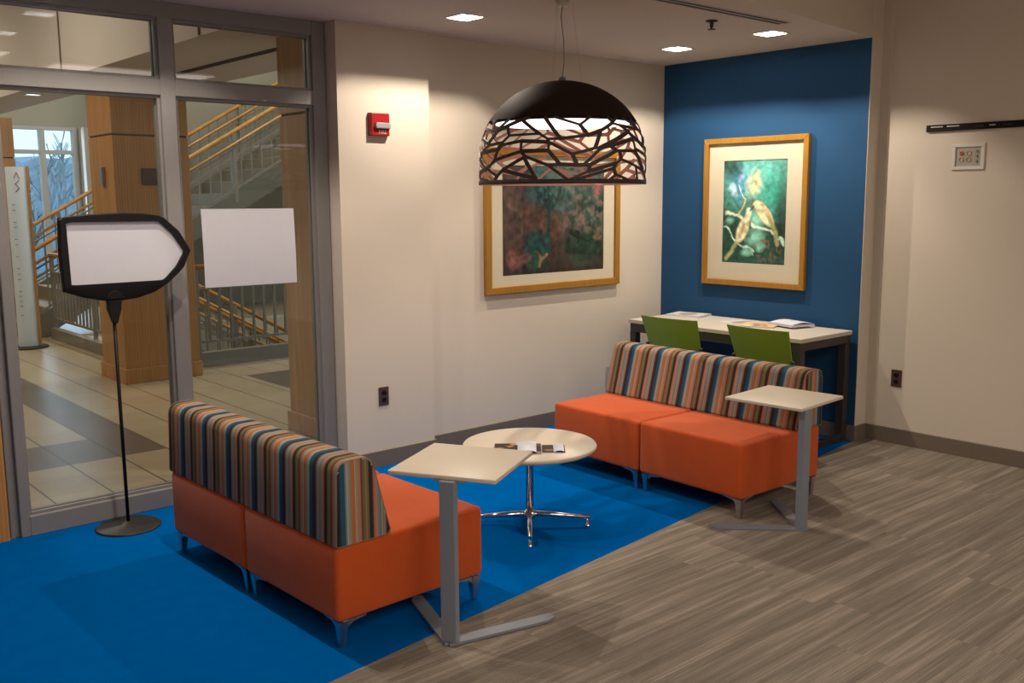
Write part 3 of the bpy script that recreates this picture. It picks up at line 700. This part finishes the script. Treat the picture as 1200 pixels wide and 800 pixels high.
# posted sheet on the glass
b = MB(); g = 10
pts = [(2.182, 1.573), (2.731, 1.571), (2.735, 1.149), (2.186, 1.151)]
def sheet(u, v, w):
    a = Vector(pts[0]).lerp(Vector(pts[1]), u); c = Vector(pts[3]).lerp(Vector(pts[2]), u); p = a.lerp(c, v); return (p.x, YF+.0425-.004*math.sin(v*math.pi)-.003*v*u-w, p.y)
vs = [sheet(i/g, j/g, w) for w in (0, .0006) for j in range(g+1) for i in range(g+1)]; fs = []
for w in (0, 1):
    for j in range(g):
        for i in range(g): a = w*(g+1)**2+j*(g+1)+i; fs.append((a, a+1, a+g+2, a+g+1))
b.add(vs, fs); o = b.build('paper_sheet', plain('pinkish_white_paper', (.50, .50, .56, 1), .8, nz=.03), smooth=40); tag(o, 'blank white paper sheet taped to the right-hand glass pane', 'paper')

# sign stand
t = thing('sign_stand', 'black floor stand with a blank arrow-shaped white sign', 'sign stand', (1.625, 4.80, 0))
b = MB().lathe([(0, 0), (.155, 0), (.157, .004), (.150, .010), (.03, .014), (.016, .030), (0, .030)], 48); b.build('base', M['blackm'], t)
MB().tube([(0, 0, .012), (-.004, 0, 1.05)], .0085, 12).build('pole', M['black'], t)
outer = [(1.396, 1.541), (1.521, 1.557), (1.68, 1.563), (1.782, 1.558), (1.86, 1.547), (1.885, 1.538), (1.961, 1.468), (2.008, 1.385), (2.017, 1.369), (2.008, 1.352), (1.975, 1.283), (1.893, 1.211), (1.822, 1.171), (1.736, 1.147), (1.652, 1.139), (1.572, 1.144), (1.483, 1.165), (1.398, 1.197), (1.389, 1.366)]
inner = [(1.424, 1.522), (1.860, 1.519), (1.925, 1.458), (1.984, 1.366), (1.937, 1.291), (1.872, 1.227), (1.430, 1.226)]
cx = 1.625; outer = [(x-cx, z) for x, z in outer]; inner = [(x-cx, z) for x, z in inner]
# frame ring: outer outline with the window cut out by boolean-free bridging
b = MB()
def ringmesh(b, O, I, y0, y1):
    n = 96
    def res(poly, ctr=(.05, 1.37)):
        out = []
        for k in range(n):
            a = 2*math.pi*k/n; d = Vector((math.cos(a), math.sin(a))); c = Vector(ctr); best = None
            for i in range(len(poly)):
                p, q = Vector(poly[i]), Vector(poly[(i+1) % len(poly)]); e = q-p; den = d.x*e.y-d.y*e.x
                if abs(den) < 1e-9: continue
                w = p-c; tt = (w.x*e.y-w.y*e.x)/den; s_ = (w.x*d.y-w.y*d.x)/den
                if tt > 0 and -1e-6 <= s_ <= 1+1e-6 and (best is None or tt < best): best = tt
            out.append(c+d*best)
        return out
    o_, i_ = res(O), res(I); V_ = []
    for y, L in ((y0+.004, o_), (y0, [a.lerp(b2, .12) for a, b2 in zip(o_, i_)]), (y0, i_), (y1, i_), (y1, o_)): V_ += [(p.x, y, p.y) for p in L]
    F_ = []
    for a in range(5):
        c = (a+1) % 5
        for k in range(n): F_.append((a*n+k, a*n+(k+1) % n, c*n+(k+1) % n, c*n+k))
    b.add(V_, F_)
ringmesh(b, outer, inner, -.022, .012); b.build('frame', M['black'], t, smooth=35)
b = MB(); ins = [(x*1.01, z) for x, z in inner]; b.prism(ins, lambda u, v, w: (u, -.006+w, v), .006); b.build('sign_face', M['white'], t)
b = MB(); b.prism(outer, lambda u, v, w: (u, .0085+w, v), .004); b.build('back_panel', M['black'], t)
b = MB(); b.prism([(-.034, 1.142), (.034, 1.142), (.030, 1.10), (.012, 1.045), (.008, 1.03), (-.012, 1.03), (-.016, 1.045), (-.034, 1.10)], lambda u, v, w: (u, -.020+w, v), .034, .005, 2)
b.prism([(-.045, 1.150), (.045, 1.150), (.030, 1.178), (.012, 1.190), (-.012, 1.190), (-.030, 1.178)], lambda u, v, w: (u, -.028+w, v), .01, .003, 2); b.build('clamp', M['black'], t)

# ------------------------------------------------------------------ sofas
def make_sofa(loc, rz, label, Wd=1.39):
    t = thing('sofa', label, 'sofa', loc, rz, 'striped two-seat sofas'); mw = Wd/2
    xb, xf = -.347, .350
    for s in (-1, 1):
        y0, y1 = (-mw, -.004) if s < 0 else (.004, mw)
        b = MB(); b.box((xb, y0, .104), (xf, y1, .392), .022, 5); b.build('seat', M['orange'], t, smooth=45)
        # seat welt line low on the cushion front
        poly = rounded([(xb, .390), (-.105, .390), (-.188, .705), (-.336, .705)], [.006, .02, .045, .05], 6)
        b = MB(); y0, y1 = (-mw-.005, -.003) if s < 0 else (.003, mw+.005); fs = b.prism(poly, lambda u, v, w, y0=y0: (u, y0+w, v), y1-y0, .012, 3)
        bo = b.build('backrest', [M['strY'], M['strX']], t, smooth=45)
        for p in bo.data.polygons:
            if abs(p.normal.y) > .93: p.material_index = 1
        for y in (y0+.006, y1-.006):
            cyc = [(u, y, v) for u, v in [((p[0]-(-.24))*.985-.24, (p[1]-.56)*.985+.56) for p in poly]]
            ye = y-.006 if y < (y0+y1)/2 else y+.006
            MB().tube([(a, ye, c) for a, _, c in cyc]+[(cyc[0][0], ye, cyc[0][2])], .0018, 6).build('piping', fabric_tan, bo)
        for sx in (-1, 1):
            for sy in (-1, 1):
                b = MB(); ox, oy = -sx, -sy                  # towards the inside of the seat
                c0 = ((xb if sx < 0 else xf)+ox*.032, (y0 if sy < 0 else y1)+oy*.032)
                P = []
                for z, hw in ((0, .0105), (.060, .0150), (.103, .020)):
                    for a, e in ((-1, -1), (1, -1), (1, 1), (-1, 1)): P.append((c0[0]+a*hw, c0[1]+e*hw, z))
                b.add(P, [(0, 3, 2, 1), (8, 9, 10, 11)]+[(r*4+i, r*4+(i+1) % 4, r*4+4+(i+1) % 4, r*4+4+i) for r in (0, 1) for i in range(4)])
                for ax in (0, 1):                            # wing brackets under the seat rail
                    o_ = (ox, 0) if ax == 0 else (0, oy); pr = (0, 1) if ax == 0 else (1, 0)
                    b.prism([(0, .1038), (.100, .1038), (.100, .099), (.042, .092), (.022, .078), (0, .06)], lambda u, v, w, o_=o_, pr=pr, c0=c0: (c0[0]+o_[0]*u+pr[0]*(w-.014), c0[1]+o_[1]*u+pr[1]*(w-.014), v), .022)
                b.build('leg', M['leg'], t)
    return t
fabric_tan = fabric('tan_piping', (.20, .12, .07, 1), (.3, .18, .10, 1))
make_sofa((2.022, 3.608, 0), R(1.66), 'orange sofa nearest the camera, seen from behind its striped backrest')
make_sofa((4.322, 3.482, 0), R(179), 'orange sofa in front of the green chairs, facing the round table')

# ------------------------------------------------------------------ laptop side tables
def side_table(loc, rz, top_off, label, zt):
    """post at the origin, tabletop and the V base open towards +x"""
    t = thing('side_table', label, 'side table', loc, rz, 'c-shaped side tables')
    (dx, dy), ang = top_off; s = .425
    b = MB(); b.box((-.0, -s/2, 0), (s, s/2, .017), .005, 2); o = b.build('tabletop', M['laminate'], t, (dx, dy, zt), smooth=40); o.rotation_euler.z = ang
    B((-.018, -.030, .012), (.018, .030, zt), .003, 2).build('post', M['silver'], t)
    B((0, -.06, zt-.008), (.16, .06, zt), .002, 1).build('mounting_plate', M['silver'], t)
    for a in (R(42), R(-42)):
        b = MB(); mt = Matrix.Rotation(a, 4, 'Z')
        P = [(-.015, -.028), (.40, -.028), (.44, -.012), (.44, .022), (.435, .028), (-.015, .028)]
        if a > 0: P = [(x, -y) for x, y in P][::-1]
        b.prism(P, lambda u, v, w, mt=mt: tuple(mt @ Vector((u, v, .002+w))), .010); b.build('foot', M['silver'], t)
    return t
side_table((2.040, 2.690, 0), R(29.5), ((0, .03), 0), 'small square side table nearest the camera, beside the sofa seen from behind', .620)
side_table((4.080, 2.520, 0), R(92), ((-.024, -.125), R(1.8)), 'small square side table in front of the far sofa corner, by the grey carpet', .607)

# ------------------------------------------------------------------ round table
t = thing('coffee_table', 'low round coffee table with chrome pedestal between the sofas', 'coffee table', (3.125, 3.452, 0), 0)
MB().lathe([(0, .400), (.318, .400), (.330, .409), (.331, .418), (.326, .425), (0, .425)], 72).build('tabletop', M['laminate'], t)
b = MB().lathe([(0, .05), (.019, .05), (.019, .38), (.05, .385), (.11, .392), (.11, .3995), (0, .3995)], 28); b.build('column', M['chrome'], t)
MB().lathe([(0, .045), (.030, .045), (.032, .06), (.030, .078), (.020, .085), (0, .085)], 24).build('hub', M['chrome'], t)
for k in range(4):
    a = R(-42+90*k); c, s = math.cos(a), math.sin(a)
    b = MB(); b.tube([(c*.02, s*.02, .066), (c*.12, s*.12, .060), (c*.30, s*.30, .046)], .012, 10, True, [.015, .014, .010]); leg = b.build('arm', M['chrome'], t)
    b = MB().lathe([(0, 0), (.013, 0), (.014, .006), (.006, .010), (.005, .042), (0, .042)], 14, (c*.288, s*.288, 0)); b.build('glide', M['chrome'], leg)
# magazines on it
def magazine(name, label, loc, rz, w, h, cover, th=.005, flap=None, group=None):
    t = thing(name, label, 'magazine', loc, rz, group)
    B((-w/2, -h/2, 0), (w/2, h/2, th*.85)).build('pages', M['white'], t)
    nx, ny = 24, 30; me = bpy.data.meshes.new('cover'); rnd = random.Random(hash(label) % 1000 if False else len(label))
    vs = [((i/(nx-1)-.5)*w, (j/(ny-1)-.5)*h, th) for j in range(ny) for i in range(nx)]; fs = [(j*nx+i, j*nx+i+1, (j+1)*nx+i+1, (j+1)*nx+i) for j in range(ny-1) for i in range(nx-1)]
    me.from_pydata(vs, [], fs); ca = me.color_attributes.new('Col', 'FLOAT_COLOR', 'POINT')
    U, V = np.meshgrid(np.linspace(0, 1, nx), np.linspace(0, 1, ny)); img = cover(U, V, rnd); rgba = np.ones((ny*nx, 4), np.float32); rgba[:, :3] = img.reshape(-1, 3); ca.data.foreach_set('color', rgba.ravel())
    me.materials.append(M['paint']); o = bpy.data.objects.new('cover', me); COL.objects.link(o); o.parent = t
    if flap:
        b = MB(); x0, x1, y0, y1, hh = flap; n = 8; vs = []
        for j in (0, 1):
            for i in range(n+1):
                q = i/n; vs.append((x0+(x1-x0)*q, (y0, y1)[j], th+.0008+hh*math.sin(q*math.pi*.85)))
        b.add(vs, [(i, i+1, n+2+i, n+1+i) for i in range(n)]); b.build('turned_page', M['white'], t)
    return t
def cov_food(U, V, r):
    img = np.ones(U.shape+(3,))*np.array(lin(40, 36, 34))
    for k in range(16): img = blend(img, ell(U, V, r.uniform(.05, .95), r.uniform(.1, .95), r.uniform(.04, .10), r.uniform(.03, .07), r.uniform(0, 3), .3), lin(*r.choice(((206, 120, 76), (190, 160, 120), (176, 92, 60), (220, 190, 160), (90, 84, 76)))))
    return img
def cov_dark(U, V, r):
    img = np.ones(U.shape+(3,))*np.array(lin(46, 42, 42)); return blend(img, ell(U, V, .3, .3, .2, .12, 0, .3), lin(150, 110, 80))
def cov_pale(U, V, r):
    img = np.ones(U.shape+(3,))*np.array(lin(196, 190, 190)); img = blend(img, ell(U, V, .5, .5, .4, .25, 0, .1), lin(150, 140, 142)); return img
def cov_tan(U, V, r):
    img = np.ones(U.shape+(3,))*np.array(lin(206, 176, 120))
    for k in range(7): img = blend(img, ell(U, V, r.uniform(.1, .9), r.uniform(.1, .9), .12, .1, 0, .3), lin(*r.choice(((190, 84, 60), (110, 120, 130), (220, 210, 190)))))
    return img
magazine('magazine', 'food magazine lying open on the round coffee table, with a turned white page', (3.000, 3.400, .4255), R(-42), .225, .19, cov_food, .005, (.0, .09, -.095, .095, .014))
magazine('magazine', 'dark magazine with a white edge lying at the right on the round coffee table', (3.128, 3.285, .4255), R(-42), .11, .14, cov_dark, .004, (.0, .05, -.07, .07, .008))

# ------------------------------------------------------------------ desk, chairs, papers
t = thing('desk', 'long pale-topped desk with dark metal frame against the blue wall', 'desk', (5.552, 4.005, 0))
hx, hy = .302, .715
B((-hx, -hy, .718), (hx, hy, .745), .003, 2).build('desktop', M['laminate2'], t)
b = MB()
b.box((-hx+.01, -hy+.01, .655), (-hx+.055, hy-.01, .7175)); b.box((hx-.055, -hy+.01, .655), (hx-.01, hy-.01, .7175))
b.box((-hx+.055, -hy+.01, .665), (hx-.055, -hy+.055, .7175)); b.box((-hx+.055, hy-.055, .665), (hx-.055, hy-.01, .7175)); b.build('apron', M['bronze'], t)
for sx in (-1, 1):
    for sy in (-1, 1):
        cx_, cy_ = sx*(hx-.035), sy*(hy-.035); B((cx_-.027, cy_-.027, 0), (cx_+.027, cy_+.027, .654), .002, 1).build('leg', M['bronze'], t)
for sy in (-1, 1):
    cy_ = sy*(hy-.035); B((-hx+.064, cy_-.022, .0), (hx-.064, cy_+.022, .045), .002, 1).build('floor_bar', M['bronze'], t)
def make_chair(loc, rz, label):
    """faces +x (towards the desk)"""
    t = thing('chair', label, 'chair', loc, rz, 'lime green chairs at the desk')
    def shell(u, v, w):   # u across -1..1, v 0..1 up
        x = -.145-.125*v+.030*u*u+w*.010; return (x, u*(.195+.03*v), .50+.345*v)
    b = MB(); nx, ny = 12, 8; vs = []; fs = []
    for w in (0, 1):
        for j in range(ny+1):
            for i in range(nx+1):
                u = -1+2*i/nx; v = j/ny; x, y, z = shell(u, v, w)
                if j == ny: z += .012*u*1.0*0; 
                vs.append((x, y, z))
    N = (nx+1)*(ny+1)
    for w in (0, 1):
        for j in range(ny):
            for i in range(nx): a = w*N+j*(nx+1)+i; fs.append((a, a+1, a+nx+2, a+nx+1))
    for i in range(nx):
        for j in (0, ny): a = j*(nx+1)+i; fs.append((a, a+1, N+a+1, N+a))
    for j in range(ny):
        for i in (0, nx): a = j*(nx+1)+i; fs.append((a, a+nx+1, N+a+nx+1, N+a))
    b.add(vs, fs); b.build('backrest', M['green'], t, smooth=50)
    b = MB(); nx = 10; b.prism(rounded([(-.17, -.205), (.135, -.212), (.135, .212), (-.17, .205)], [.05, .07, .07, .05]), lambda u, v, w: (u, v, .447+w), .018, .006, 2); b.build('seat', M['green'], t, smooth=45)
    for s in (-1, 1):
        MB().bar((-.11, s*.208, .43), (-.175, s*.218, .66), .022, .016, (0, 1, 0), .002).build('back_upright', M['bronze'], t)
        MB().tube([(-.17, s*.20, .44), (-.22, s*.21, .012)], .011, 8).build('leg', M['bronze'], t)
        MB().tube([(.10, s*.19, .44), (.12, s*.20, .012)], .011, 8).build('leg', M['bronze'], t)
        MB().tube([(-.17, s*.20, .437), (.10, s*.19, .437)], .010, 8).build('seat_rail', M['bronze'], t)
        for x in (-.22, .12): MB().lathe([(0, 0), (.015, 0), (.015, .014), (0, .014)], 12, (x, s*(.21 if x < 0 else .20), 0)).build('foot_glide', M['black'], t)
    return t
make_chair((5.115, 4.05, 0), R(2), 'lime green chair at the desk, nearer the cream picture wall')
make_chair((5.115, 3.35, 0), R(-3), 'lime green chair at the desk, nearer the right-hand end')
magazine('paper_stack', 'low stack of pale papers on the desk, nearer the cream wall', (5.72, 4.545, .7455), R(12), .21, .27, cov_pale, .014)
magazine('magazine', 'flat pale leaflet on the desk behind the right-hand chair', (5.66, 4.02, .7455), R(-8), .21, .27, cov_pale, .003)
magazine('magazine', 'tan and red illustrated magazine on the desk', (5.60, 3.84, .7455), R(20), .21, .24, cov_tan, .010)
magazine('magazine', 'curling magazine with a white page on top, on the desk beside the tan one', (5.735, 3.68, .7560), R(-15), .20, .24, cov_pale, .014, (-.09, .09, -.11, .11, .012))

# ------------------------------------------------------------------ pendant lamp
PX, PY, Z0 = 3.555, 3.668, 1.688
t = thing('pendant_lamp', 'large dark brown dome pendant lamp with a woven lattice lower shade', 'pendant lamp', (PX, PY, Z0))
RR = .432
def prof_r(z):        # z from the rim
    zc = .13
    return RR*(1-.012*(1-z/zc)**2*0) if z <= zc else RR*math.sqrt(max(0, 1-((z-zc)/(.525-zc))**2))
zs = [.318+(.525-.318)*(1-math.cos(math.pi/2*i/14)) if False else .318+(.5245-.318)*math.sin(math.pi/2*i/14) for i in range(15)]
b = MB(); pr_ = [(prof_r(z), z) for z in zs]; pr_[-1] = (0, .525)
b.lathe(pr_+[(max(0, r-.008), z-.006) for r, z in pr_[::-1]], 96); bmesh.ops.remove_doubles(b.bm, verts=b.bm.verts[:], dist=1e-5)
dome = b.build('dome', [M['shade'], M['shadein']], t)
for p in dome.data.polygons:
    c = p.center
    if math.hypot(c.x, c.y)/max(.001, prof_r(min(c.z, .52))) < .975 and c.z < .50 and p.normal.dot(Vector((c.x, c.y, c.z-.1))) < 0: p.material_index = 1
# lattice by periodic Voronoi in (arc, height)
rnd = random.Random(21); ZT, ZB = .316, .020; circ = 2*math.pi*RR; NC, NRW = 14, 6
seeds = []
for j in range(-1, NRW+1):
    for i in range(NC):
        seeds.append((((i+rnd.uniform(-.55, .55))/NC) % 1*circ, ZB+(j+.5+rnd.uniform(-.5, .5))*(ZT-ZB)/NRW))
SX = .34; WV = .042
P = []
for k in (-1, 0, 1): P += [Vector(((x+k*circ)*SX, z+WV*math.sin(x*5/RR))) for x, z in seeds]
vo, ed, fa, *_ = delaunay_2d_cdt(P, [], [], 0, 1e-6)
def cc(a, b_, c):
    ax, ay, bx, by, cx_, cy_ = *a, *b_, *c; d = 2*(ax*(by-cy_)+bx*(cy_-ay)+cx_*(ay-by))
    if abs(d) < 1e-9: return None
    ux = ((ax*ax+ay*ay)*(by-cy_)+(bx*bx+by*by)*(cy_-ay)+(cx_*cx_+cy_*cy_)*(ay-by))/d; uy = ((ax*ax+ay*ay)*(cx_-bx)+(bx*bx+by*by)*(ax-cx_)+(cx_*cx_+cy_*cy_)*(bx-ax))/d
    return (ux/SX, uy-WV*math.sin(ux/SX*5/RR))
cen = [cc(*[vo[i] for i in f]) for f in fa]; em = {}
for fi, f in enumerate(fa):
    for i in range(3): em.setdefault(tuple(sorted((f[i], f[(i+1) % 3]))), []).append(fi)
segs = []
for e, fl in em.items():
    if len(fl) == 2 and cen[fl[0]] and cen[fl[1]]:
        a, c = cen[fl[0]], cen[fl[1]]
        if not (0 <= (a[0]+c[0])/2 < circ): continue
        (x0, z0), (x1, z1) = a, c
        if z0 > z1: x0, z0, x1, z1 = x1, z1, x0, z0
        if z1 < ZB or z0 > ZT: continue
        if z0 < ZB: q = (ZB-z0)/(z1-z0); x0 += (x1-x0)*q; z0 = ZB
        if z1 > ZT: q = (ZT-z0)/(z1-z0); x1 = x0+(x1-x0)*q; z1 = ZT
        segs.append((x0, z0, x1, z1))
def sp(x, z, off=0):
    r = prof_r(z)+off; a = x/RR; return Vector((r*math.cos(a), r*math.sin(a), z))
b = MB()
cz = lambda v: min(max(v, .002), .3215)
def strip(x0, z0, x1, z1, w):
    L = math.hypot(x1-x0, z1-z0)
    if L < .004: return
    n = max(2, int(L/.02)); dx, dz = (x1-x0)/L, (z1-z0)/L; e = .004; rings = []
    for i in range(n+1):
        q = -e/L+(1+2*e/L)*i/n; x, z = x0+(x1-x0)*q, z0+(z1-z0)*q; z = min(max(z, .004), .318); nx_, nz_ = -dz*w/2, dx*w/2
        rings.append([sp(x+nx_, cz(z+nz_)), sp(x-nx_, cz(z-nz_)), sp(x-nx_, cz(z-nz_), -.006), sp(x+nx_, cz(z+nz_), -.006)])
    vs = [v for r in rings for v in r]; fs = [(0, 3, 2, 1), tuple(4*n+i for i in range(4))]; mi = []
    b.mi = 0; vv = [b.bm.verts.new(v) for v in vs]
    for f in fs: b.bm.faces.new([vv[i] for i in f])
    for k in range(n):
        for i in range(4):
            f = b.bm.faces.new([vv[4*k+i], vv[4*k+(i+1) % 4], vv[4*k+4+(i+1) % 4], vv[4*k+4+i]]); f.material_index = 1 if i in (2,) else 0
for (x0, z0, x1, z1) in segs: strip(x0, z0, x1, z1, rnd.choice((.012, .015, .019)))
b.build('lattice', [M['lat'], M['shadein']], t)
b = MB(); b.lathe([(RR-.008, 0), (RR+.001, 0), (RR+.002, .011), (RR+.001, .022), (RR-.007, .022), (RR-.008, 0)], 96)
rim = b.build('rim', [M['lat'], M['shadein']], t)
for p in rim.data.polygons:
    c = p.center
    if math.hypot(c.x, c.y) < RR-.004: p.material_index = 1
MB().lathe([(0, .306), (.345, .306), (.345, .310), (0, .316)], 64).build('diffuser', M['diff'], t)
l = lamp('lamp', 'SPOT', (0, 0, .27), P_PEND, (1, .88, .74), (0, 0, 0), spot_size=R(116), spot_blend=.35, shadow_soft_size=.15); l.parent = t
MB().lathe([(0, .524), (.020, .524), (.018, .540), (.004, .548), (0, .548)], 20).build('cable_gland', M['cable'], t)
MB().tube([(0, 0, .54), (.012, .0, .62), (.014, .004, .72), (-.006, .004, .84), (0, 0, CZ-Z0-.03)], .0025, 6).build('cord', M['cable'], t)
for a in (90, 210, 330):
    c, s = math.cos(R(a-10)), math.sin(R(a-10)); MB().tube([(c*.10, s*.10, .512), (c*.05, s*.05, CZ-Z0-.02)], .0004, 4).build('suspension_wire', M['cable'], t)
MB().lathe([(0, CZ-Z0-.03), (.03, CZ-Z0-.03), (.035, CZ-Z0-.001), (0, CZ-Z0-.001)], 32).build('ceiling_rose', M['wplas'], t)
